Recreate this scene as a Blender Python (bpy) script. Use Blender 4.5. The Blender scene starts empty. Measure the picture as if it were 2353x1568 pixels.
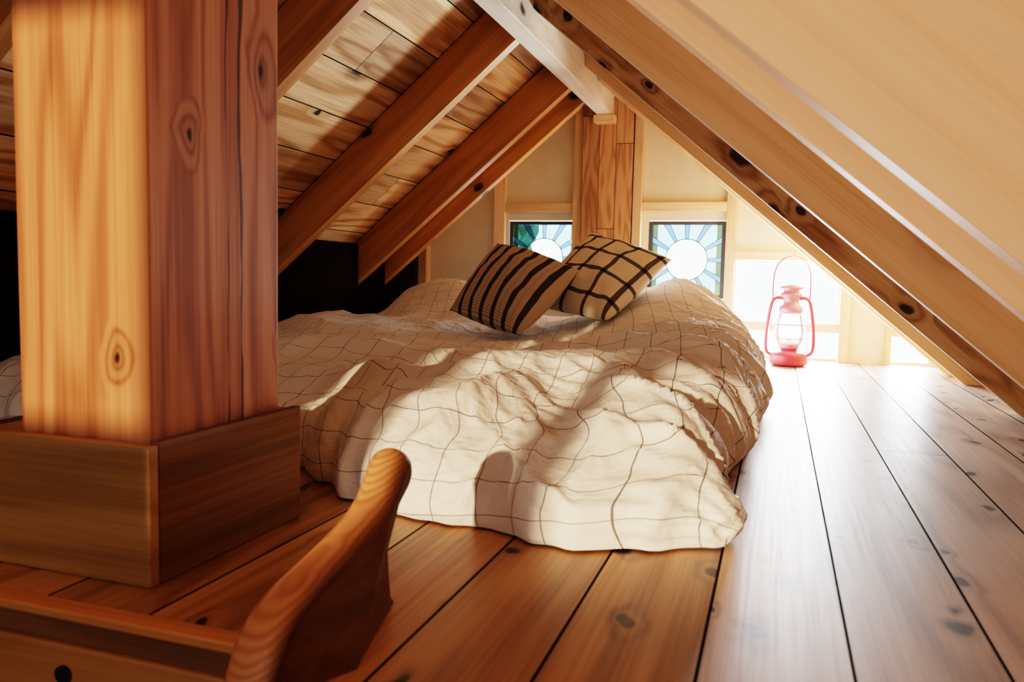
import bpy, bmesh, math, random
from mathutils import Vector, Matrix, noise
random.seed(4)
S = bpy.context.scene
COL = S.collection
S.view_settings.view_transform = 'Filmic'
S.view_settings.look = 'High Contrast'
S.view_settings.exposure = 0.1

# ------------------------------------------------------------ helpers
def link(o, parent=None):
    COL.objects.link(o)
    if parent is not None: o.parent = parent
    return o
def meta(o, label=None, cat=None, group=None, kind=None):
    if label: o["label"] = label
    if cat: o["category"] = cat
    if group: o["group"] = group
    if kind: o["kind"] = kind
    return o
def mesh_obj(name, verts, faces, mat=None, parent=None, smooth=False, bevel=0, seg=2):
    me = bpy.data.meshes.new(name); me.from_pydata([tuple(v) for v in verts], [], faces)
    bm = bmesh.new(); bm.from_mesh(me); bmesh.ops.recalc_face_normals(bm, faces=bm.faces); bm.to_mesh(me); bm.free()
    if mat: me.materials.append(mat)
    if smooth:
        for p in me.polygons: p.use_smooth = True
    o = bpy.data.objects.new(name, me); link(o, parent)
    if bevel:
        b = o.modifiers.new("bevel", 'BEVEL'); b.width = bevel; b.segments = seg; b.limit_method = 'ANGLE'
    return o
def boxgeo(x0,x1,y0,y1,z0,z1):
    v=[(x0,y0,z0),(x1,y0,z0),(x1,y1,z0),(x0,y1,z0),(x0,y0,z1),(x1,y0,z1),(x1,y1,z1),(x0,y1,z1)]
    f=[(0,3,2,1),(4,5,6,7),(0,1,5,4),(1,2,6,5),(2,3,7,6),(3,0,4,7)]
    return v,f
def box(name,x0,x1,y0,y1,z0,z1,mat=None,parent=None,bevel=0):
    v,f=boxgeo(x0,x1,y0,y1,z0,z1)
    return mesh_obj(name,v,f,mat,parent,bevel=bevel)
def multi(name,parts,mat,parent=None,bevel=0,smooth=False):
    V=[];Fc=[]
    for v,f in parts:
        n=len(V);V+=list(v);Fc+=[tuple(i+n for i in q) for q in f]
    return mesh_obj(name,V,Fc,mat,parent,bevel=bevel,smooth=smooth)
def prism_xz(name,poly,y0,y1,mat,parent=None,bevel=0):
    n=len(poly)
    V=[(x,y0,z) for x,z in poly]+[(x,y1,z) for x,z in poly]
    Fc=[tuple(range(n)),tuple(range(2*n-1,n-1,-1))]+[(i,(i+1)%n,(i+1)%n+n,i+n) for i in range(n)]
    return mesh_obj(name,V,Fc,mat,parent,bevel=bevel)
def lathe_geo(profile,seg=40,c=(0,0,0),cap=True):
    V=[];Fc=[]
    for r,z in profile:
        for i in range(seg):
            a=2*math.pi*i/seg; V.append((c[0]+r*math.cos(a),c[1]+r*math.sin(a),c[2]+z))
    for j in range(len(profile)-1):
        for i in range(seg):
            k=(i+1)%seg; Fc.append((j*seg+i,j*seg+k,(j+1)*seg+k,(j+1)*seg+i))
    if cap:
        Fc.append(tuple(range(seg))); n=(len(profile)-1)*seg; Fc.append(tuple(range(n,n+seg)))
    return V,Fc
def tube_geo(pts,r,seg=8,closed=False):
    V=[];Fc=[];n=len(pts)
    P=[Vector(p) for p in pts]
    for i,p in enumerate(P):
        if closed: t=P[(i+1)%n]-P[i-1]
        else: t=P[min(i+1,n-1)]-P[max(i-1,0)]
        t.normalize(); up=Vector((0,1,0)) if abs(t.y)<.9 else Vector((1,0,0))
        a=t.cross(up).normalized(); b=t.cross(a).normalized()
        rr=r[i] if isinstance(r,(list,tuple)) else r
        for k in range(seg):
            an=2*math.pi*k/seg; V.append(p+a*rr*math.cos(an)+b*rr*math.sin(an))
    m=n if closed else n-1
    for i in range(m):
        for k in range(seg):
            q=(k+1)%seg; j=(i+1)%n
            Fc.append((i*seg+k,i*seg+q,j*seg+q,j*seg+k))
    if not closed:
        Fc.append(tuple(range(seg))); Fc.append(tuple(range((n-1)*seg,n*seg)))
    return V,Fc
def catmull(P,k=4,closed=False):
    out=[];n=len(P)
    for i in range(n-1):
        p0=P[max(i-1,0)];p1=P[i];p2=P[i+1];p3=P[min(i+2,n-1)]
        for j in range(k):
            t=j/k
            out.append(tuple(.5*((2*b)+(-a+c)*t+(2*a-5*b+4*c-d)*t*t+(-a+3*b-3*c+d)*t**3) for a,b,c,d in zip(p0,p1,p2,p3)))
    out.append(tuple(P[-1])); return out

# ------------------------------------------------------------ materials
class NT:
    def __init__(s,name):
        s.m=bpy.data.materials.new(name); s.m.use_nodes=True; s.t=s.m.node_tree; s.n=s.t.nodes; s.n.clear()
        s.out=s.n.new('ShaderNodeOutputMaterial')
    def L(s,a,b): s.t.links.new(a,b)
    def put(s,sock,v):
        if hasattr(v,'is_output'): s.L(v,sock)
        else: sock.default_value=v
    def math(s,op,a,b=0.0,c=None,clamp=False):
        n=s.n.new('ShaderNodeMath'); n.operation=op; n.use_clamp=clamp
        s.put(n.inputs[0],a); s.put(n.inputs[1],b)
        if c is not None: s.put(n.inputs[2],c)
        return n.outputs[0]
    def comb(s,x,y,z):
        n=s.n.new('ShaderNodeCombineXYZ'); s.put(n.inputs[0],x);s.put(n.inputs[1],y);s.put(n.inputs[2],z); return n.outputs[0]
    def sep(s,v):
        n=s.n.new('ShaderNodeSeparateXYZ'); s.L(v,n.inputs[0]); return n.outputs
    def noise(s,v,scale,detail=3,rough=.5,typ=None):
        n=s.n.new('ShaderNodeTexNoise'); s.L(v,n.inputs['Vector'])
        if typ: n.noise_type=typ
        n.inputs['Scale'].default_value=scale
        n.inputs['Detail'].default_value=detail; n.inputs['Roughness'].default_value=rough; return n.outputs['Fac']
    def ramp(s,f,stops,interp='LINEAR'):
        n=s.n.new('ShaderNodeValToRGB'); s.L(f,n.inputs[0]); e=n.color_ramp.elements; n.color_ramp.interpolation=interp
        while len(e)<len(stops): e.new(.5)
        for q,(p,c) in zip(e,stops):
            q.position=p; q.color=(*c,1) if len(c)==3 else c
        return n.outputs[0]
    def mix(s,f,a,b,mode='MIX'):
        n=s.n.new('ShaderNodeMix'); n.data_type='RGBA'; n.blend_type=mode
        s.put(n.inputs[0],f)
        for sock,v in ((n.inputs[6],a),(n.inputs[7],b)):
            if hasattr(v,'is_output'): s.L(v,sock)
            else: sock.default_value=(*v,1) if len(v)==3 else v
        return n.outputs[2]
    def bsdf(s,color,rough=.5,bump=None,bstr=.3,bdist=.002,spec=.5,**kw):
        b=s.n.new('ShaderNodeBsdfPrincipled')
        if hasattr(color,'is_output'): s.L(color,b.inputs['Base Color'])
        else: b.inputs['Base Color'].default_value=(*color,1)
        s.put(b.inputs['Roughness'],rough)
        s.put(b.inputs['Specular IOR Level'],spec)
        for k,v in kw.items(): s.put(b.inputs[k.replace('_',' ')],v)
        if bump is not None:
            n=s.n.new('ShaderNodeBump'); s.L(bump,n.inputs['Height']); n.inputs['Strength'].default_value=bstr; n.inputs['Distance'].default_value=bdist
            s.L(n.outputs[0],b.inputs['Normal'])
        s.L(b.outputs[0],s.out.inputs[0]); return b

def wood(name,light,mid,dark,rot=(0,0,0),grain='Y',width_axis=None,board=.115,off=0.0,joint=0,knots=1.0,rough=.45,ring=7,contrast=.6,seamw=.012,knotscale=5.0,spec=.5,kr=.11,var=.5,stretch=.12,ns=7,crack=False,keep=.6,coat=0.0,hk=.12,halo=3.0,painted_glare=False):
    N=NT(name)
    tc=N.n.new('ShaderNodeTexCoord'); mp=N.n.new('ShaderNodeMapping'); mp.inputs['Rotation'].default_value=rot
    N.L(tc.outputs['Object'],mp.inputs[0]); x,y,z=N.sep(mp.outputs[0])
    ax={'X':x,'Y':y,'Z':z}
    g=ax[grain]
    oi=N.n.new('ShaderNodeObjectInfo')
    seam=None; rnd=oi.outputs['Random']
    if width_axis:
        w=N.math('DIVIDE',N.math('SUBTRACT',ax[width_axis],off),board)
        fl=N.math('FLOOR',w); fr=N.math('SUBTRACT',w,fl)
        wn=N.n.new('ShaderNodeTexWhiteNoise'); wn.noise_dimensions='1D'; N.L(fl,wn.inputs['W']); rnd=wn.outputs['Value']
        d=N.math('ABSOLUTE',N.math('SUBTRACT',fr,.5))
        seam=N.math('MULTIPLY',N.math('SUBTRACT',d,.5-seamw),1/(seamw*.6),clamp=True)
        if joint:
            gj=N.math('ADD',N.math('DIVIDE',g,joint),N.math('MULTIPLY',rnd,7.3))
            gf=N.math('FLOOR',gj); gr=N.math('SUBTRACT',gj,gf)
            dj=N.math('ABSOLUTE',N.math('SUBTRACT',gr,.5))
            sj=N.math('MULTIPLY',N.math('SUBTRACT',dj,.5-.0012/joint*1.5),joint/.0012,clamp=True)
            seam=N.math('MAXIMUM',seam,sj)
            wn2=N.n.new('ShaderNodeTexWhiteNoise'); wn2.noise_dimensions='2D'
            N.L(N.comb(fl,gf,0.0),wn2.inputs['Vector']); rnd=wn2.outputs['Value']
    gs=N.math('ADD',N.math('MULTIPLY',g,stretch),N.math('MULTIPLY',rnd,9.0))
    comp={grain:gs}
    for a in 'XYZ':
        if a==grain: continue
        if width_axis and a!=width_axis: comp[a]=N.math('MULTIPLY',rnd,3.0)
        else: comp[a]=N.math('ADD',ax[a],N.math('MULTIPLY',rnd,3.0))
    V=N.comb(comp['X'],comp['Y'],comp['Z'])
    n1=N.noise(V,ns,2,.5)
    ringv=n1
    if knots>0:
        gk=N.math('ADD',N.math('MULTIPLY',g,.6),N.math('MULTIPLY',rnd,9.0))
        vo=N.n.new('ShaderNodeTexVoronoi'); vo.voronoi_dimensions='2D'
        if width_axis: ac=comp[width_axis]
        else:
            o2=[comp[a] for a in 'XYZ' if a!=grain]; ac=N.math('ADD',o2[0],o2[1])
        wob=N.noise(tc.outputs['Object'],22,1,.5)
        ac=N.math('ADD',ac,N.math('MULTIPLY_ADD',wob,.03,-.015))
        gk=N.math('ADD',gk,N.math('MULTIPLY_ADD',n1,.05,-.025))
        N.L(N.comb(ac,gk,0.0),vo.inputs['Vector'])
        vo.inputs['Scale'].default_value=knotscale
        vr,vg,vb=N.sep(vo.outputs['Color'])[0:3]
        kk=N.math('LESS_THAN',vr,keep); sz=N.math('MULTIPLY_ADD',vg,.8,.45)
        kd=N.math('DIVIDE',vo.outputs['Distance'],sz)
        kn=N.math('MULTIPLY',N.math('SUBTRACT',1.0,N.math('DIVIDE',kd,kr*halo),clamp=True),kk)
        core=N.math('MULTIPLY',N.math('SUBTRACT',1.0,N.math('DIVIDE',kd,kr),clamp=True),kk)
        ringv=N.math('ADD',n1,N.math('MULTIPLY',N.math('POWER',kn,1.3),hk*knots))
    rg=N.math('SINE',N.math('MULTIPLY',ringv,ring*6.283))
    rg=N.math('MULTIPLY_ADD',rg,.5,.5)
    rg=N.math('POWER',rg,2.0)
    comp3={k:(N.math('MULTIPLY',v,(.7 if k==grain else 4.0))) for k,v in comp.items()}
    fine=N.noise(N.comb(comp3['X'],comp3['Y'],comp3['Z']),55,2,.6)
    f=N.math('ADD',N.math('MULTIPLY',rg,.38*contrast),N.math('MULTIPLY',fine,.6))
    f=N.math('ADD',f,N.math('MULTIPLY',n1,.4)); f=N.math('SUBTRACT',f,.25,clamp=True)
    col=N.ramp(f,[(0.05,light),(.45,mid),(.95,dark)])
    if painted_glare:  # window glare painted into the boards, paler and greyer towards the right
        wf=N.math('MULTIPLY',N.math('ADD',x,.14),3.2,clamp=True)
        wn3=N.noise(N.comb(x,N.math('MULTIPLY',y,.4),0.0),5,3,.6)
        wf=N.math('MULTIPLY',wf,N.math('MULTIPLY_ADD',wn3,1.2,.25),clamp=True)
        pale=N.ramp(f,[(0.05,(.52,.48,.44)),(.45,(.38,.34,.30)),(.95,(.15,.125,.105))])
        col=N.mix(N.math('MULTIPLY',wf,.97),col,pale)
    vv=N.math('MULTIPLY_ADD',rnd,var,1-var*.5)
    col=N.mix(1.0,col,N.comb(vv,vv,vv),'MULTIPLY')
    kcol=tuple(c*.16 for c in dark)
    if knots>0:
        kf=N.math('MULTIPLY',N.math('POWER',core,.4),1.5*knots,clamp=True)
        kf=N.math('MAXIMUM',kf,N.math('MULTIPLY',kn,.45*knots))
        col=N.mix(kf,col,kcol)
    h=N.math('MULTIPLY',fine,.4)
    sp=spec; ct=coat
    if seam is not None:
        col=N.mix(seam,col,tuple(c*.05 for c in dark))
        inv=N.math('SUBTRACT',1.0,seam,clamp=True)
        sp=N.math('MULTIPLY',inv,spec)
        if coat: ct=N.math('MULTIPLY',inv,coat)
    if crack:
        cn=N.noise(N.comb(0.0,0.0,z),3,3,.6)
        cf=None
        for (o1,seed,wd) in ((.722,0,.009),(.700,3,.005)):
            dd=N.math('ABSOLUTE',N.math('SUBTRACT',y,N.math('MULTIPLY_ADD',cn,.03,o1)))
            cw=N.math('MULTIPLY_ADD',N.noise(N.comb(0.0,7.0+seed,z),6,2,.5),wd*1.6,-wd*.5)
            c_=N.math('MULTIPLY',N.math('SUBTRACT',cw,dd),900,clamp=True)
            cf=c_ if cf is None else N.math('MAXIMUM',cf,c_)
        col=N.mix(N.math('MULTIPLY',cf,.85),col,tuple(c*.15 for c in dark))
    rr=N.math('MULTIPLY_ADD',fine,.3,rough-.15)
    N.bsdf(col,rr,h,.25,.002,sp,Coat_Weight=ct,Coat_Roughness=.34)
    return N.m

A40=math.radians(40)
m_floor=wood("floor_boards",(.60,.30,.11),(.42,.185,.058),(.15,.052,.016),grain='Y',width_axis='X',board=.115,off=-.046,joint=2.9,rough=.46,contrast=1.0,knotscale=11,seamw=.020,kr=.10,stretch=.10,coat=.2,var=.4,keep=.65,painted_glare=True)
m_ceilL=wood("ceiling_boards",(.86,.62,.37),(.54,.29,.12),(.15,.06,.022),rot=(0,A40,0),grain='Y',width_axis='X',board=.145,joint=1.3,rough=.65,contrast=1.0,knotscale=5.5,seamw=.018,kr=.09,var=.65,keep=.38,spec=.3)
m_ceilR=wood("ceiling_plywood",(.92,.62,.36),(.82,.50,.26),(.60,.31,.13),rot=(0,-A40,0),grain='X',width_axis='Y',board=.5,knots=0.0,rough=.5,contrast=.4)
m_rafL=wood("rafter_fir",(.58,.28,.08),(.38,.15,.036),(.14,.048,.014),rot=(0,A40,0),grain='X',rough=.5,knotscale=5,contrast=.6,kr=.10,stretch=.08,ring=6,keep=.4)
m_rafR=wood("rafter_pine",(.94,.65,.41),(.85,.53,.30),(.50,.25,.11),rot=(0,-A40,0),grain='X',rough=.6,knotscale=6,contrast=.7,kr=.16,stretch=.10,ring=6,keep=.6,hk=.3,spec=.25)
m_rafB=wood("rafter_bark_edge",(.84,.55,.31),(.62,.34,.16),(.22,.085,.03),rot=(0,-A40,0),grain='X',rough=.6,knotscale=10,contrast=1.1,kr=.20,stretch=.25,ns=9,ring=5,hk=.3,keep=.8,spec=.25)
m_rafS=wood("rafter_smooth",(.97,.67,.46),(.92,.58,.37),(.74,.42,.24),rot=(0,-A40,0),grain='X',knots=0.0,rough=.6,contrast=.5,stretch=.05,spec=.25)
m_beam=wood("beam_pale",(.90,.82,.70),(.78,.66,.50),(.42,.26,.15),grain='Y',knots=.8,rough=.5,knotscale=6,kr=.12,keep=.4)
m_post=wood("post_fir",(.60,.265,.135),(.455,.17,.078),(.18,.052,.018),grain='Z',knots=.8,rough=.65,ring=12,contrast=1.1,knotscale=8,kr=.055,stretch=.09,ns=8,crack=True,keep=.6,hk=.24,halo=5,spec=.1)
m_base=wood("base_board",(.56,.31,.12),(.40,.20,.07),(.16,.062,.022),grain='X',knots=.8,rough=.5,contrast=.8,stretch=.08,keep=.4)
m_base2=wood("base_board_shade",(.22,.105,.037),(.14,.06,.02),(.06,.024,.009),grain='Y',knots=.8,rough=.6,contrast=.9,stretch=.05,keep=.4,spec=.2)  # same base timber, darkened so the side boards carry painted shade
m_trim=wood("trim_pine",(.84,.60,.38),(.72,.45,.25),(.40,.20,.09),grain='Z',knots=0,rough=.5)
m_trimh=wood("trim_rail",(.84,.60,.38),(.72,.45,.25),(.40,.20,.09),grain='X',knots=0,rough=.5)
m_mid=wood("gable_post",(.68,.40,.21),(.50,.25,.115),(.22,.09,.038),grain='Z',width_axis='X',board=.07,off=-.79,joint=.55,knots=0,rough=.5,contrast=1.1,seamw=.02,ring=8,stretch=.15,ns=12)
m_joist=wood("joist_wood",(.78,.36,.125),(.58,.235,.07),(.27,.095,.03),grain='X',knots=0,rough=.5)
m_fascia=wood("fascia_dark",(.42,.18,.062),(.30,.12,.04),(.14,.05,.018),grain='X',knots=0,rough=.6)

def ladder_mat():
    N=NT("ladder_wood"); tc=N.n.new('ShaderNodeTexCoord'); x,y,z=N.sep(tc.outputs['Object'])
    xx=N.math('ADD',x,.350)
    p=N.math('SUBTRACT',N.math('MULTIPLY',z,.96),N.math('MULTIPLY',y,.26))
    p=N.math('ADD',p,N.math('MULTIPLY',N.math('MULTIPLY',xx,xx),-14.0))
    n=N.noise(tc.outputs['Object'],14,2,.5)
    p=N.math('ADD',p,N.math('MULTIPLY',n,.02))
    s=N.math('MULTIPLY_ADD',N.math('SINE',N.math('MULTIPLY',p,2*math.pi/.0055)),.5,.5)
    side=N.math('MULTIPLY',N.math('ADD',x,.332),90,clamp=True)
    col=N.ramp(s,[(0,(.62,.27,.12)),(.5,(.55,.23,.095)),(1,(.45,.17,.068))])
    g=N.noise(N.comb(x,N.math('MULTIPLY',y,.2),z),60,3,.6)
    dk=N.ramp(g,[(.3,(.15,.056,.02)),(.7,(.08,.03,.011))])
    col=N.mix(side,col,dk)  # shade on the rail's right side put into its colour
    N.bsdf(col,.5,s,.1,.001,.3); return N.m
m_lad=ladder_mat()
def plain(name,c,rough=.6,var=.08,scale=6,bump=.1,**kw):
    N=NT(name); tc=N.n.new('ShaderNodeTexCoord')
    f=N.noise(tc.outputs['Object'],scale,3,.6)
    col=N.ramp(f,[(.3,tuple(k*(1-var) for k in c)),(.7,tuple(min(1,k*(1+var)) for k in c))])
    N.bsdf(col,rough,f,bump,.002,**kw); return N.m
m_cream=plain("cream_panel",(.78,.68,.50),.8)
m_dark=plain("lower_room_dark",(.10,.055,.03),.9)
m_eave_shade=plain("eave_shade_dark",(.008,.004,.002),1.0,.5,9,spec=.05)
m_black=plain("lead_black",(.02,.02,.022),.5)
m_winframe=plain("window_sash_dark",(.05,.05,.06),.5)
m_red=plain("lantern_red",(.60,.05,.075),.35)
m_steel=plain("lantern_steel",(.55,.20,.23),.4,Metallic=.3)
m_wire=plain("lantern_wire",(.30,.08,.09),.4,Metallic=.3)
m_bush=plain("leaf_green",(.02,.08,.06),.9,.6,14)
m_matt=plain("mattress_ticking",(.72,.42,.24),.9)

def stained():
    N=NT("stained_glass"); tc=N.n.new('ShaderNodeTexCoord'); x,y,z=N.sep(tc.outputs['Object'])
    r=N.math('SQRT',N.math('ADD',N.math('MULTIPLY',x,x),N.math('MULTIPLY',z,z)))
    a=N.math('ARCTAN2',z,x)
    s=N.math('FRACT',N.math('ADD',N.math('DIVIDE',a,2*math.pi/12),10.5))
    d=N.math('ABSOLUTE',N.math('SUBTRACT',s,.5))
    wedge=N.math('LESS_THAN',d,.13)
    inside=N.math('LESS_THAN',r,.083)
    amb=N.math('GREATER_THAN',N.math('ABSOLUTE',x),.118)
    c=N.mix(wedge,(.58,.78,.81),(.34,.45,.58))
    c=N.mix(inside,c,(1,1,1))
    c=N.mix(N.math('MULTIPLY',amb,N.math('SUBTRACT',1.0,wedge)),c,(.26,.32,.22))
    t=N.n.new('ShaderNodeBsdfTransparent'); N.L(c,t.inputs[0])
    g=N.n.new('ShaderNodeBsdfGlossy'); g.inputs['Roughness'].default_value=.1
    m=N.n.new('ShaderNodeMixShader'); m.inputs[0].default_value=.05
    N.L(t.outputs[0],m.inputs[1]);N.L(g.outputs[0],m.inputs[2]);N.L(m.outputs[0],N.out.inputs[0]); return N.m
m_stain=stained()
def clear(name,col,frost=0.0):
    N=NT(name)
    t=N.n.new('ShaderNodeBsdfTransparent'); t.inputs[0].default_value=(*col,1)
    g=N.n.new('ShaderNodeBsdfGlossy'); g.inputs['Roughness'].default_value=.05
    fr=N.n.new('ShaderNodeFresnel'); fr.inputs[0].default_value=1.35
    m=N.n.new('ShaderNodeMixShader'); N.L(fr.outputs[0],m.inputs[0])
    N.L(t.outputs[0],m.inputs[1]);N.L(g.outputs[0],m.inputs[2]); o=m.outputs[0]
    if frost:
        tl=N.n.new('ShaderNodeBsdfTranslucent'); tl.inputs[0].default_value=(1,.93,.93,1)
        m2=N.n.new('ShaderNodeMixShader'); m2.inputs[0].default_value=frost
        N.L(o,m2.inputs[1]);N.L(tl.outputs[0],m2.inputs[2]); o=m2.outputs[0]
    N.L(o,N.out.inputs[0]); return N.m
m_clear=clear("clear_glass",(.97,.98,.98)); m_globe=clear("globe_glass",(.97,.93,.93),.10)

def duvet_mat():
    N=NT("duvet_cotton"); uv=N.n.new('ShaderNodeUVMap'); x,y,z=N.sep(uv.outputs[0])
    def line(c,sp,w):
        f=N.math('FRACT',N.math('DIVIDE',c,sp)); d=N.math('ABSOLUTE',N.math('SUBTRACT',f,.5))
        return N.math('LESS_THAN',N.math('SUBTRACT',.5,d),w/sp)
    l=N.math('MAXIMUM',line(x,.070,.0008),line(y,.070,.0008))
    tc=N.n.new('ShaderNodeTexCoord'); n=N.noise(tc.outputs['Object'],20,3,.5)
    n2=N.noise(N.comb(N.math('MULTIPLY',x,.5),y,0.0),24,2,.5)
    rd=N.math('ABSOLUTE',N.math('SUBTRACT',n2,.5)); rd=N.math('SUBTRACT',1.0,N.math('MULTIPLY',rd,9.0),clamp=True)
    n3=N.noise(N.comb(x,N.math('MULTIPLY',y,.4),3.0),34,2,.5)
    rd2=N.math('ABSOLUTE',N.math('SUBTRACT',n3,.5)); rd2=N.math('SUBTRACT',1.0,N.math('MULTIPLY',rd2,10.0),clamp=True)
    h=N.math('ADD',n,N.math('MULTIPLY',rd,.17)); h=N.math('ADD',h,N.math('MULTIPLY',rd2,.09))
    col=N.mix(N.math('MULTIPLY',l,.92),(.84,.79,.76),(.13,.10,.09))
    b=N.bsdf(col,.85,h,.42,.012,.2)
    return N.m
m_duvet=duvet_mat()
def stripe_mat():
    N=NT("striped_fabric"); uv=N.n.new('ShaderNodeUVMap'); x,y,z=N.sep(uv.outputs[0])
    f=N.math('FRACT',N.math('ADD',N.math('MULTIPLY',x,6.5),.14)); band=N.math('LESS_THAN',f,.34)
    thin=N.math('MULTIPLY',N.math('LESS_THAN',N.math('ABSOLUTE',N.math('SUBTRACT',f,.68)),.03),.3)
    rib=N.math('MULTIPLY_ADD',N.math('SINE',N.math('MULTIPLY',y,330.0)),.5,.5)
    base=N.mix(rib,(.62,.51,.39),(.34,.27,.20))
    drk=N.mix(rib,(.075,.058,.052),(.03,.025,.023))
    col=N.mix(N.math('MAXIMUM',band,thin),base,drk)
    N.bsdf(col,.9,rib,.5,.001,.1); return N.m
def check_mat():
    N=NT("windowpane_fabric"); uv=N.n.new('ShaderNodeUVMap'); x,y,z=N.sep(uv.outputs[0])
    def ln(c,o):
        f=N.math('FRACT',N.math('ADD',N.math('MULTIPLY',c,4.0),o)); return N.math('LESS_THAN',f,.16)
    lx,ly=ln(x,.32),ln(y,.45)
    s=N.math('ADD',lx,ly)
    col=N.mix(N.math('MULTIPLY',s,.88,clamp=True),(.78,.67,.53),(.025,.02,.022))
    N.bsdf(col,.9,None,spec=.1); return N.m
m_stripe=stripe_mat(); m_check=check_mat()

# ------------------------------------------------------------ room shell
H0=.3
YW=3.3
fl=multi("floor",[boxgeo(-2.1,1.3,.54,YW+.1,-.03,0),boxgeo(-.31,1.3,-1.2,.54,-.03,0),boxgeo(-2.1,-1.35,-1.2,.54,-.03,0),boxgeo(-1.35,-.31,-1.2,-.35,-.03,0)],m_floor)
meta(fl,"knotty pine plank floor",kind="structure")
tz=lambda x:1.727+.839*x
tr=lambda x:.628-.844*x
def slab(name,pts,mat,y0=-1.2,y1=YW+.1):
    n=Vector((pts[1][1]-pts[0][1],0,-(pts[1][0]-pts[0][0]))).normalized()
    if n.z<0:n=-n
    (xa,za),(xb,zb)=pts
    V=[(xa,y0,za),(xb,y0,zb),(xb,y1,zb),(xa,y1,za)]
    V+= [(v[0]+n.x*.03,v[1],v[2]+n.z*.03) for v in V]
    Fc=[(0,1,2,3),(7,6,5,4),(0,4,5,1),(1,5,6,2),(2,6,7,3),(3,7,4,0)]
    return mesh_obj(name,V,Fc,mat)
c1=slab("ceiling",[(-2.10,tz(-2.10)),(-.645,tz(-.645))],m_ceilL); meta(c1,"sloped knotty board ceiling",kind="structure")
c4=slab("ceiling.003",[(-.647,tz(-.647)),(-.39,tz(-.39))],m_ceilL,-1.2,.741); meta(c4,"sloped knotty board ceiling",kind="structure")
c2=slab("ceiling.001",[(-.653,tr(-.653)),(.80,tr(.80))],m_ceilR,.742); meta(c2,"sloped pale plywood ceiling",kind="structure")
c3=slab("ceiling.002",[(-.43,tr(-.43)+.42),(1.28,tr(1.28)+.42)],m_ceilR,-1.2,.741); meta(c3,"sloped pale plywood ceiling",kind="structure")

def gable(name,y0,y1,holes,mat,poly):
    o=prism_xz(name,poly,y0,y1,mat)
    cut=[]
    for (a,b,c,d) in holes:
        k=box("cutter",a,b,y0-.1,y1+.1,c,d); m=o.modifiers.new("b",'BOOLEAN'); m.object=k; m.operation='DIFFERENCE'; m.solver='EXACT'; cut.append(k)
    bpy.context.view_layer.update()
    dg=bpy.context.evaluated_depsgraph_get()
    me=bpy.data.meshes.new_from_object(o.evaluated_get(dg)); o.modifiers.clear(); o.data=me
    for k in cut: bpy.data.objects.remove(k,do_unlink=True)
    return o
wb=gable("wall_back",YW,YW+.07,[(-1.125,-.815,.225,.545),(-.518,-.208,.225,.545),(-.165,.222,.145,.384),(-.165,.222,.012,.110),(.412,.54,.012,.105)],m_cream,[(-2.09,-.03),(.79,-.03),(.79,0.0),(-.653,1.19),(-2.09,0.0)]); meta(wb,"cream panelled gable wall",kind="structure")
wf=gable("unseen_wall_front",-1.2,-1.15,[(-.99,-.79,.50,.90),(-.76,-.56,.40,.68),(-.49,-.22,.38,.66)],m_cream,[(-2.09,-.03),(1.27,-.03),(1.27,0.0),(-.4,1.41),(-2.09,0.0)]); meta(wf,"unseen cream gable wall with openings shaped for the sun",kind="structure")  # unseen end wall, openings shaped to land sun on post and bed
lw=multi("wall_lower",[boxgeo(-2.1,1.3,-1.2,YW+.1,-1.35,-1.3),boxgeo(-2.12,-2.08,-1.2,YW+.1,-1.3,-.03),boxgeo(1.28,1.32,-1.2,YW+.1,-1.3,-.03),boxgeo(-2.1,1.3,-1.24,-1.2,-1.3,-.03),boxgeo(-2.1,1.3,YW+.06,YW+.1,-1.3,-.03)],m_dark)
meta(lw,"dark room below the loft",kind="structure")
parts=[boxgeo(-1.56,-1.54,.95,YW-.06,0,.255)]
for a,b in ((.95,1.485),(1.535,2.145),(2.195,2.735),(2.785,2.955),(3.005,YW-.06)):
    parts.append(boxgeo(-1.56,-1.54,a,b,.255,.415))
wl=multi("eave_shade_panel",parts,m_eave_shade); meta(wl,"added dark panel standing in for shade under the eave",kind="structure")  # added near-black panels paint the shade of the low eave
trim_i=[0]
def trim(x0,x1,z0,z1,y0=YW-.03,mat=None,y1=YW,lab="pine trim board on the gable wall"):
    trim_i[0]+=1
    o=box("trim_%d"%trim_i[0],x0,x1,y0,y1,z0,z1,mat or m_trim,bevel=.002); meta(o,lab,kind="structure"); return o
trim(-.79,-.58,0,1.08,YW-.06,m_mid)
trim(-.829,-.79,0,1.02,YW-.045); trim(-.58,-.544,0,1.06,YW-.045)
trim(-1.183,-1.133,0,.735); trim(-.208,-.17,0,.765)
trim(-1.53,-1.49,0,.44,YW-.05)
trim(.224,.262,0,.40)
for a,b in((-1.133,-.829),(-.544,-.208)):
    trim(a,b,.577,.614,mat=m_trimh); trim(a,b,.19,.215,mat=m_trimh)
trim(-.17,.26,.386,.42,mat=m_trimh)
trim(-.17,.224,.120,.138,mat=m_trimh,y0=YW-.005)
trim(.39,.41,0,.28)
trim(.41,.56,.108,.13,mat=m_trimh)
trim(-1.35,-.31,-.009,0,.518,m_joist,.54,"floor edge nosing")
trim(-1.35,-.31,-.033,-.0095,.526,m_fascia,.5395,"brown fascia under the floor edge")
trim(-1.35,-.37,-.19,-.034,.522,m_joist,.5395,"orange joist under the floor edge")
pv=[(-.585+.0085*math.cos(k*math.pi/8),yy,-.060+.0085*math.sin(k*math.pi/8)) for yy in(.5218,.519) for k in range(16)]
o2=mesh_obj("bolt",pv,[tuple(range(16)),tuple(range(31,15,-1))]+[(k,(k+1)%16,(k+1)%16+16,k+16) for k in range(16)],m_black)
meta(o2,"round black bolt head in the orange joist","bolt")

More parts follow.
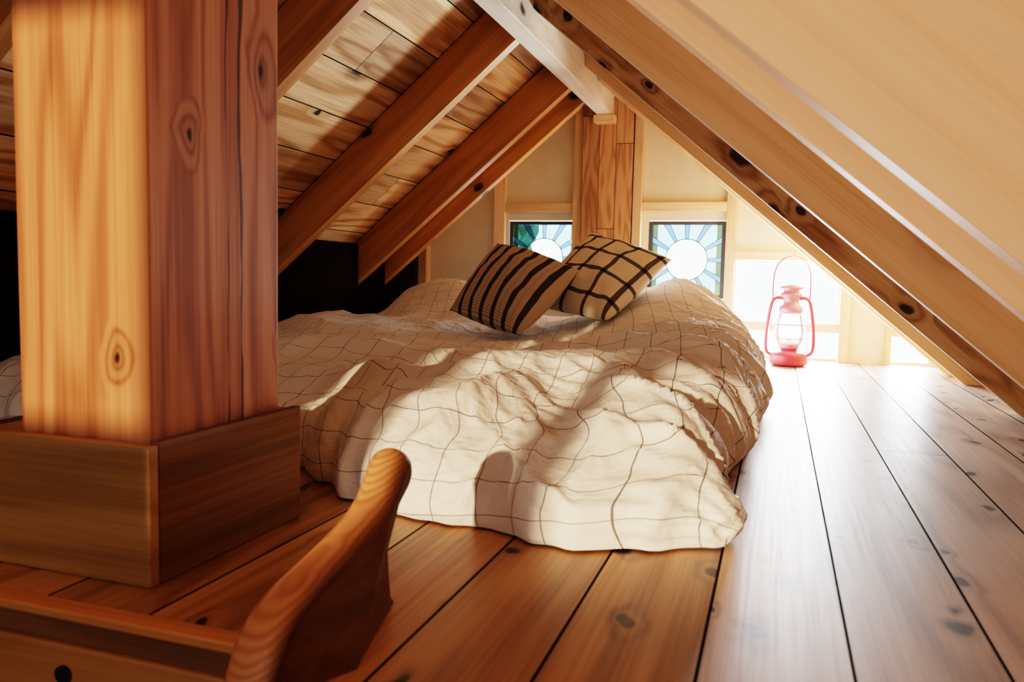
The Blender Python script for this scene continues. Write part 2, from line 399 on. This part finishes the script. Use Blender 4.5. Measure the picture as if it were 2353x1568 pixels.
def window(idx,cx):
    x0,x1,z0,z1=cx-.152,cx+.152,.23,.54
    parts=[boxgeo(x0,x0+.014,YW+.005,YW+.03,z0,z1),boxgeo(x1-.014,x1,YW+.005,YW+.03,z0,z1),boxgeo(x0+.014,x1-.014,YW+.005,YW+.03,z0,z0+.014),boxgeo(x0+.014,x1-.014,YW+.005,YW+.03,z1-.014,z1)]
    w=multi("window_%d"%idx,parts,m_winframe); meta(w,"square stained glass window with sunburst pattern",kind="structure")
    g=box("stained_glass",-.138,.138,-.002,.002,-.141,.141,m_stain); g.location=(cx,YW+.018,.385); g.parent=w
    g["label"]="blue and clear sunburst glass"
    L=[]
    ring=[(cx+.084*math.cos(a),YW+.018,.385+.084*math.sin(a)) for a in [k*2*math.pi/48 for k in range(48)]]
    L.append(tube_geo(ring,.0020,6,True))
    for k in range(12):
        for s in (-1,1):
            a=k*2*math.pi/12+s*.13*2*math.pi/12
            ca,sa=math.cos(a),math.sin(a)
            R=min(.138/max(abs(ca),1e-4),.141/max(abs(sa),1e-4))
            L.append(tube_geo([(cx+.084*ca,YW+.018,.385+.084*sa),(cx+R*ca,YW+.018,.385+R*sa)],.0013,6))
    l=multi("lead_came",L,m_black,smooth=True); l.parent=w
window(1,-.967); window(2,-.363)
w3=multi("window_3",[boxgeo(-.163,-.158,YW+.005,YW+.03,.147,.382),boxgeo(.215,.22,YW+.005,YW+.03,.147,.382),boxgeo(-.158,.215,YW+.005,YW+.03,.147,.152),boxgeo(-.158,.215,YW+.005,YW+.03,.377,.382)],m_trimh)
meta(w3,"bright low window with pine frame",kind="structure")
g=box("window_pane",-.158,.215,YW+.015,YW+.018,.152,.377,m_clear); g.parent=w3

# ------------------------------------------------------------ rafters & beam
rb=box("ridge_beam",-.723,-.664,-1.1,YW-.06,.955,1.13,m_beam,bevel=.003); meta(rb,"pale planed timber ridge beam under the roof peak","beam")
cap=box("beam_seat",-.735,-.652,YW-.12,YW-.061,.925,.954,m_trimh,bevel=.002); meta(cap,"small wooden seat block under the ridge beam end","block")
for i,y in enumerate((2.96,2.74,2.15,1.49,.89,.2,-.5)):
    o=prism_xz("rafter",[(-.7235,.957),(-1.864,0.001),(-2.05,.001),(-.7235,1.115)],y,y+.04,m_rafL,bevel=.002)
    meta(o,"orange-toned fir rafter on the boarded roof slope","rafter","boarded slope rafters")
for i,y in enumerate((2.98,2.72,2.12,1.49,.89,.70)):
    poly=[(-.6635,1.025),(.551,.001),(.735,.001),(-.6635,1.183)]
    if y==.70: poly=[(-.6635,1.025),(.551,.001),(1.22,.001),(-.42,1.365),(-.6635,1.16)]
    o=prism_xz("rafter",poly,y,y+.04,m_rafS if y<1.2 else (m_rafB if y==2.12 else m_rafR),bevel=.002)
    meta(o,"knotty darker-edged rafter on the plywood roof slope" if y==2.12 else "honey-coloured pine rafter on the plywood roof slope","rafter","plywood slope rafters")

# ------------------------------------------------------------ post
pe=bpy.data.objects.new("wooden_post",None); link(pe); pe.location=(-.64,.70,0); meta(pe,"thick square fir post with a boxed wooden base","post")
def child(o,p):
    o.parent=p; o.matrix_parent_inverse=Matrix.Translation(-p.location)
sh=box("post_shaft",-.722,-.559,.600,.806,.001,.93,m_post,bevel=.004); child(sh,pe)
for a in ((-.79,-.545,.583,.5945,.001,.135),(-.79,-.556,.815,.83,.001,.135)):
    b_=box("base_board",*a,m_base,bevel=.0015); child(b_,pe)
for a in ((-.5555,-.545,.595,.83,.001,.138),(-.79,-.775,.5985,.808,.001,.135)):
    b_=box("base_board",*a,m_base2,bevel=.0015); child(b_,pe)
b_=box("base_cap",-.7745,-.7225,.5955,.8145,.118,.133,m_base,bevel=.001); child(b_,pe)

# ------------------------------------------------------------ ladder rail
prof=catmull([(.40,-.14),(.43,-.04),(.452,.015),(.472,.044),(.505,.060),(.555,.072),(.60,.085),(.628,.099),(.642,.116),(.655,.131),(.670,.136),(.684,.128),(.688,.112),(.677,.096),(.652,.082),(.634,.066),(.631,.045),(.638,.001)],4)+[(.518,.001),(.518,-.14)]
n=len(prof)
nrm=[]
for i in range(n):
    a=prof[i-1]; b=prof[(i+1)%n]; d=Vector((b[0]-a[0],b[1]-a[1])); d.normalize()
    nrm.append((d.y,-d.x))
V=[];NL=13
for k in range(NL):
    s=-1+2*k/(NL-1); drop=1-math.sqrt(max(0,1-s*s*.98))
    for i,(y,z) in enumerate(prof):
        top=max(0,min(1,(z-.065)/.05))
        r=.006+.013*top
        if i>=n-3: r=0
        hw=.0205
        x=-.341+s*hw
        if s>0 and i in (n-2,n-1): x+=.030*s
        V.append((x,y+nrm[i][0]*r*drop,z+nrm[i][1]*r*drop))
Fc=[tuple(range(n)),tuple(range(NL*n-1,(NL-1)*n-1,-1))]
for k in range(NL-1):
    Fc+=[(k*n+i,k*n+(i+1)%n,(k+1)*n+(i+1)%n,(k+1)*n+i) for i in range(n)]
ld=bpy.data.objects.new("ladder",None); link(ld); ld.location=(-.34,.5,0); meta(ld,"carved wooden ladder top rising through the floor opening","ladder")
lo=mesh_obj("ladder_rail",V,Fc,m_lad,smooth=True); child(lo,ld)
for p in lo.data.polygons:
    if len(p.vertices)>8: p.use_smooth=False

# ------------------------------------------------------------ bed
def interp(tab,x):
    if x<=tab[0][0]: return tab[0][1]
    for (a,b),(c,d) in zip(tab,tab[1:]):
        if x<=c:
            t=(x-a)/(c-a); t=t*t*(3-2*t); return b+(d-b)*t
    return tab[-1][1]
FY=[(-1.6,1.04),(-.8,1.04),(-.69,1.03),(-.60,.96),(-.53,.893),(-.43,.862),(-.286,.843),(-.214,.822),(-.12,.845),(-.06,.885),(-.01,.93)]
RX=[(.82,-.07),(.90,-.028),(.94,-.013),(1.0,-.036),(1.08,-.058),(1.2,-.045),(1.5,-.014),(1.9,-.004),(2.3,-.016),(2.6,-.05),(2.95,-.13),(3.2,-.16)]
LX0,BY=-1.52,3.17
def gau(x,y,cx,cy,sx,sy): return math.exp(-((x-cx)/sx)**2-((y-cy)/sy)**2)
NZ=lambda a,b,c=0.0: noise.noise(Vector((a,b,c)))
def seg_d(x,y,a,b):
    ax,ay=a;bx,by=b;dx,dy=bx-ax,by-ay;t=max(0,min(1,((x-ax)*dx+(y-ay)*dy)/(dx*dx+dy*dy)))
    return math.hypot(x-ax-t*dx,y-ay-t*dy)
def poly_d(x,y,P): return min(seg_d(x,y,P[i],P[i+1]) for i in range(len(P)-1))
RIDGE=[([(-.66,1.22),(-.45,1.22),(-.34,1.33),(-.20,1.15),(-.10,1.02)],.06,.032),
       ([(-.95,1.45),(-.6,1.55),(-.35,1.75),(-.12,1.6)],.07,.030),
       ([(-.40,1.0),(-.36,1.25)],.04,.016),([(-.20,.95),(-.22,1.2)],.035,.016),
       ([(-.55,1.38),(-.3,1.5),(-.1,1.32)],.03,.014),([(-.62,1.05),(-.5,1.12),(-.42,1.3)],.03,.014),
       ([(-1.2,1.9),(-.85,1.75),(-.6,1.95)],.05,.020),([(-.5,2.05),(-.22,2.1),(-.06,1.95)],.05,.018)]
def base_h(x,y):
    h=.130+.026*NZ(x*3.1,y*2.6,1.3)+.017*NZ(x*6,y*5.5,5)
    h+=.158*gau(x,y,-.36,2.74,.27,.32)+.055*gau(x,y,-.25,2.1,.2,.4)+.02*gau(x,y,-.25,1.5,.2,.3)
    h+=.17*gau(x,y,-1.24,2.95,.25,.22)+.04*gau(x,y,-1.3,2.2,.3,.4)-.01*gau(x,y,-.8,2.1,.25,.3)
    for P,w,a in RIDGE:
        d=poly_d(x,y,P)
        if d<w*2.5: h+=a*math.exp(-(d/w)**2)
    return h
def ridged(a,b,c,p=2.0):
    n=1-math.sqrt(NZ(a,b,c)**2+.0006)*2.7
    return max(0,n)**p
def wrinkle(x,y,wr_side,wr_front):
    wx=x+.05*NZ(x*4,y*4,9); wy=y+.05*NZ(x*4,y*4,19)
    sy=wy+.45*wx
    side=ridged(wx*2.5,sy*10,2.2)+.6*ridged(wx*5,sy*22,4.2)
    front=ridged(wx*8,wy*2.2,6.1)+.45*ridged(wx*22,wy*5,8.1)
    a1=wx*.8+wy*.6; b1=-wx*.6+wy*.8
    mid=ridged(a1*2.0,b1*5.8,11.1)+.35*ridged(a1*5,b1*16,13.1)
    a2=wx*.5-wy*.86; b2=wx*.86+wy*.5
    mid2=ridged(a2*1.8,b2*6,21.1)+.35*ridged(a2*5,b2*17,23.1)
    msk=min(1,max(0,.5+1.8*NZ(x*2.2,y*2.2,31)))
    return .015*side*(.12+wr_side)+.009*front*wr_front+.0085*mid*msk+.0085*mid2*(1-msk)
NSX,NSY=300,360
wR,wF=.15,.27
wL,wB=.12,.10
V=[];UV=[]
for j in range(NSY+1):
    tj=j/NSY
    Ly=2.55; cy=tj*Ly; arcF=.36; arcB=.16
    if cy<arcF: ysel=('F',cy/arcF)
    elif cy>Ly-arcB: ysel=('B',(Ly-cy)/arcB)
    else: ysel=('M',(cy-arcF)/(Ly-arcF-arcB))
    for i in range(NSX+1):
        ti=i/NSX; Lx=1.85; cx=ti*Lx; arcR=.22; arcL=.16
        if cx<arcL: xs=('L',cx/arcL)
        elif cx>Lx-arcR: xs=('R',(Lx-cx)/arcR)
        else: xs=('M',(cx-arcL)/(Lx-arcL-arcR))
        def sel_x(y):
            rx=interp(RX,y)
            if xs[0]=='R':
                th=xs[1]*math.pi/2; off=wR*(1-math.cos(th))+.02*(1-math.sin(th))**2
                return rx-off, math.sin(th)
            if xs[0]=='L':
                th=xs[1]*math.pi/2; return LX0+wL*(1-math.cos(th)), math.sin(th)
            return LX0+wL+(rx-wR-LX0-wL)*xs[1],1.0
        def sel_y(x):
            fy=interp(FY,x)+.013*NZ(x*11,3.3)+.012*NZ(x*30,7.7)
            if ysel[0]=='F':
                th=ysel[1]*math.pi/2; return fy+wF*(1-math.cos(th))**1.0+.012*(1-math.sin(th))**2, math.sin(th)**.9
            if ysel[0]=='B':
                th=ysel[1]*math.pi/2; return BY-wB*(1-math.cos(th)), math.sin(th)
            return fy+wF+(BY-wB-fy-wF)*ysel[1],1.0
        y=1.0+2*tj
        for _ in range(3):
            x,mx=sel_x(y); y,my=sel_y(x)
        m=mx*my
        ws=max(0,1-max(0,(interp(RX,y)-x))/.42); wfm=max(0,1-max(0,(y-interp(FY,x)))/.40)
        w=wrinkle(cx-1.7,cy+.8,ws,wfm)-.009
        z=base_h(x,y)*m+w*min(1,m*1.6)
        outx=w*1.2*(1-mx)*(1 if xs[0]=='R' else 0)*min(1,m*5); outy=-w*1.2*(1-my)*(1 if ysel[0]=='F' else 0)*min(1,m*5)
        V.append((x+outx,y+outy,max(z,.002)+.0015))
        uu=cx+.005*NZ(cx*3,cy*3,41); vv=cy+.005*NZ(cx*3,cy*3,51)
        UV.append((uu+.16*vv,vv-.16*uu))
Fc=[(j*(NSX+1)+i,j*(NSX+1)+i+1,j*(NSX+1)+i+NSX+2,j*(NSX+1)+i+NSX+1) for j in range(NSY) for i in range(NSX)]
dv=mesh_obj("duvet",V,Fc,m_duvet,smooth=True)
ul=dv.data.uv_layers.new(name="UVMap")
for l in dv.data.loops: ul.data[l.index].uv=UV[l.vertex_index]
meta(dv,"rumpled white duvet with thin dark grid lines spread over a mattress","duvet")
mt=box("mattress",-1.38,-.24,1.25,3.0,.001,.06,m_matt,bevel=.02); meta(mt,"low peach mattress lying on the plank floor","mattress")

# ------------------------------------------------------------ throw pillows
def pillow(name,A,B,C,D,T,mat,label,seed,dz):
    A,B,C,D=[Vector(p)-Vector((0,0,dz)) for p in (A,B,C,D)]
    nrm=((B-D).cross(A-C)).normalized()
    if nrm.y>0: nrm=-nrm
    n=44;V=[];Fc=[];uvs=[]
    for side in (1,-1):
        for j in range(n+1):
            for i in range(n+1):
                u=-1+2*i/n; v=-1+2*j/n
                uu=u*(1-.03*(1-v*v)-.02*u*u*v*v); vv=v*(1-.03*(1-u*u)-.02*u*u*v*v)
                s=(uu+1)/2; t=(vv+1)/2
                p=(D*(1-s)+C*s)*(1-t)+(A*(1-s)+B*s)*t
                th=T*(max(0,1-u*u)**.55)*(max(0,1-v*v)**.55)
                w=.010*noise.noise(Vector((u*1.8+seed,v*1.8,side)))+.006*noise.noise(Vector((u*4+seed,v*4,side)))
                k=min(1,(1-max(abs(u),abs(v)))*5)
                p=p+nrm*(side*(th*.5)+w*k)
                V.append(p); uvs.append((i/n,j/n))
    m=(n+1)**2
    for sd in (0,1):
        for j in range(n):
            for i in range(n):
                a=sd*m+j*(n+1)+i; Fc.append((a,a+1,a+n+2,a+n+1))
    o=mesh_obj(name,V,Fc,mat,smooth=True)
    ul=o.data.uv_layers.new(name="UVMap")
    for l in o.data.loops: ul.data[l.index].uv=uvs[l.vertex_index]
    bm=bmesh.new(); bm.from_mesh(o.data); bmesh.ops.remove_doubles(bm,verts=bm.verts,dist=.0005); bmesh.ops.recalc_face_normals(bm,faces=bm.faces); bm.to_mesh(o.data); bm.free()
    meta(o,label,"pillow","throw pillows on the bed"); return o
pillow("throw_pillow",(-.915,2.57,.430),(-.580,2.41,.340),(-.680,2.11,.148),(-.968,2.28,.205),.15,m_stripe,"tan pillow with dark stripes leaning on the duvet",1.7,.014)
pillow("throw_pillow",(-.64,2.79,.472),(-.325,2.61,.374),(-.470,2.30,.182),(-.79,2.51,.22),.13,m_check,"cream pillow with black windowpane check on the duvet",5.1,.006)

# ------------------------------------------------------------ lantern
LX,LY=.045,3.06
le=bpy.data.objects.new("lantern",None); link(le); le.location=(LX,LY,0); meta(le,"red hurricane lantern standing on the floor by the window","lantern")
def lpart(name,geo,mat,smooth=True,label=None):
    o=multi(name,geo,mat,smooth=smooth); o.parent=le
    if label: o["label"]=label
    return o
lpart("fuel_tank",[lathe_geo([(.050,.002),(.064,.004),(.067,.012),(.066,.036),(.056,.050),(.034,.056),(.028,.060)])],m_red)
lpart("burner",[lathe_geo([(.028,.060),(.034,.064),(.036,.078),(.026,.086),(.012,.096),(.006,.10)])],m_steel)
lpart("glass_globe",[lathe_geo([(.036,.080),(.051,.098),(.058,.125),(.056,.155),(.045,.182),(.038,.192)],cap=False)],m_globe,label="clear glass globe")
lpart("chimney_cap",[lathe_geo([(.038,.190),(.043,.198),(.042,.214),(.030,.224),(.028,.246),(.038,.250),(.040,.262),(.030,.268),(.028,.276),(.044,.280),(.042,.287),(.016,.294)])],m_steel,label="pinkish metal chimney cap")
tubes=[]
for s in (-1,1):
    tubes.append(tube_geo(catmull([(s*.050,0,.038),(s*.066,0,.040),(s*.078,0,.052),(s*.082,0,.085),(s*.078,0,.15),(s*.070,0,.205),(s*.062,0,.235),(s*.048,0,.246),(s*.024,0,.244)],3),.0064,10))
lpart("side_tube",tubes,m_red)
gw=[]
for zz,rr in ((.100,.056),(.150,.061)):
    gw.append(tube_geo([(rr*math.cos(a),rr*math.sin(a),zz) for a in [k*2*math.pi/32 for k in range(32)]],.0018,6,True))
for a in (.8,2.35,3.9,5.5):
    gw.append(tube_geo([(.048*math.cos(a),.048*math.sin(a),.078),(.061*math.cos(a),.061*math.sin(a),.125),(.046*math.cos(a),.046*math.sin(a),.188)],.0018,6))
lpart("wire_guard",gw,m_wire)
hp=[(-.062,0,.235)]
for k in range(25):
    t=k/24; a=math.pi*(1-t)
    hp.append((.064*math.cos(a),0,.26+.135*(max(0,math.sin(a))**.5)))
hp.append((.062,0,.235)); hp.insert(14,(0,0,.408))
lpart("bail_handle",[tube_geo(hp,.003,8)],m_wire)

# ------------------------------------------------------------ outside shrub
bm=bmesh.new(); bmesh.ops.create_icosphere(bm,subdivisions=5,radius=.36)
for v in bm.verts:
    v.co*=1+.25*noise.noise(v.co*9)+.15*noise.noise(v.co*25); v.co.z*=1.5
me=bpy.data.meshes.new("shrub"); bm.to_mesh(me); bm.free(); me.materials.append(m_bush)
o=bpy.data.objects.new("shrub",me); o.location=(-1.60,4.0,.62); link(o); meta(o,"dark green shrub outside the stained glass window","shrub")

# ------------------------------------------------------------ lights
W=bpy.data.worlds.new("world"); S.world=W; W.use_nodes=True
bg=W.node_tree.nodes['Background']; bg.inputs[0].default_value=(.84,.94,1,1); bg.inputs[1].default_value=5.5
def area(name,loc,target,sx,sy,power,color):
    l=bpy.data.lights.new(name,'AREA'); l.shape='RECTANGLE'; l.size=sx; l.size_y=sy; l.energy=power; l.color=color
    o=bpy.data.objects.new(name,l); o.location=loc; d=Vector(target)-Vector(loc); o.rotation_euler=d.to_track_quat('-Z','Y').to_euler(); link(o); return o
area("daylight_low_window",(.05,YW+.14,.22),(.0,1.5,.20),.40,.36,110,(.92,.96,1))
area("daylight_eave_window",(.48,YW+.12,.06),(.3,2.0,.0),.12,.09,12,(.88,.95,1))
area("daylight_windows",(-.66,YW+.45,.55),(-.66,0,.2),1.1,.5,2,(.85,.93,1))
area("warm_fill_rear",(-.6,-1.10,.60),(-.2,2.0,.5),.7,.35,1.3,(1,.60,.28))  # added warm fill behind the camera, set at the rear openings
l=bpy.data.lights.new("roof_fill_spot",'SPOT'); l.energy=28; l.color=(1,.71,.49); l.spot_size=math.radians(86); l.spot_blend=1.0; l.shadow_soft_size=.08  # added spot without a visible source, brightens the plywood-slope rafters
o=bpy.data.objects.new("roof_fill_spot",l); o.location=(-.45,-.35,.22); o.rotation_euler=(Vector((.42,.83,.66))-Vector(o.location)).to_track_quat('-Z','Y').to_euler(); link(o)
l=bpy.data.lights.new("sun",'SUN'); l.energy=5.0; l.color=(1,.74,.46); l.angle=.02
o=bpy.data.objects.new("sun",l); o.rotation_euler=Vector((.12,.95,-.19)).to_track_quat('-Z','Y').to_euler(); link(o)

# ------------------------------------------------------------ camera
cam=bpy.data.cameras.new("camera"); cam.lens=28.0; cam.sensor_width=36; cam.clip_start=.01
co=bpy.data.objects.new("camera",cam); link(co)
r=Vector((.9482,.3171,.0219)).normalized(); f=Vector((-.3145,.9459,-.0803)).normalized()
u=r.cross(f).normalized(); r=f.cross(u).normalized()
M=Matrix(((r.x,u.x,-f.x,0),(r.y,u.y,-f.y,0),(r.z,u.z,-f.z,H0),(0,0,0,1)))
co.matrix_world=M
cam.dof.use_dof=True; cam.dof.focus_distance=1.7; cam.dof.aperture_fstop=8.0
S.camera=co
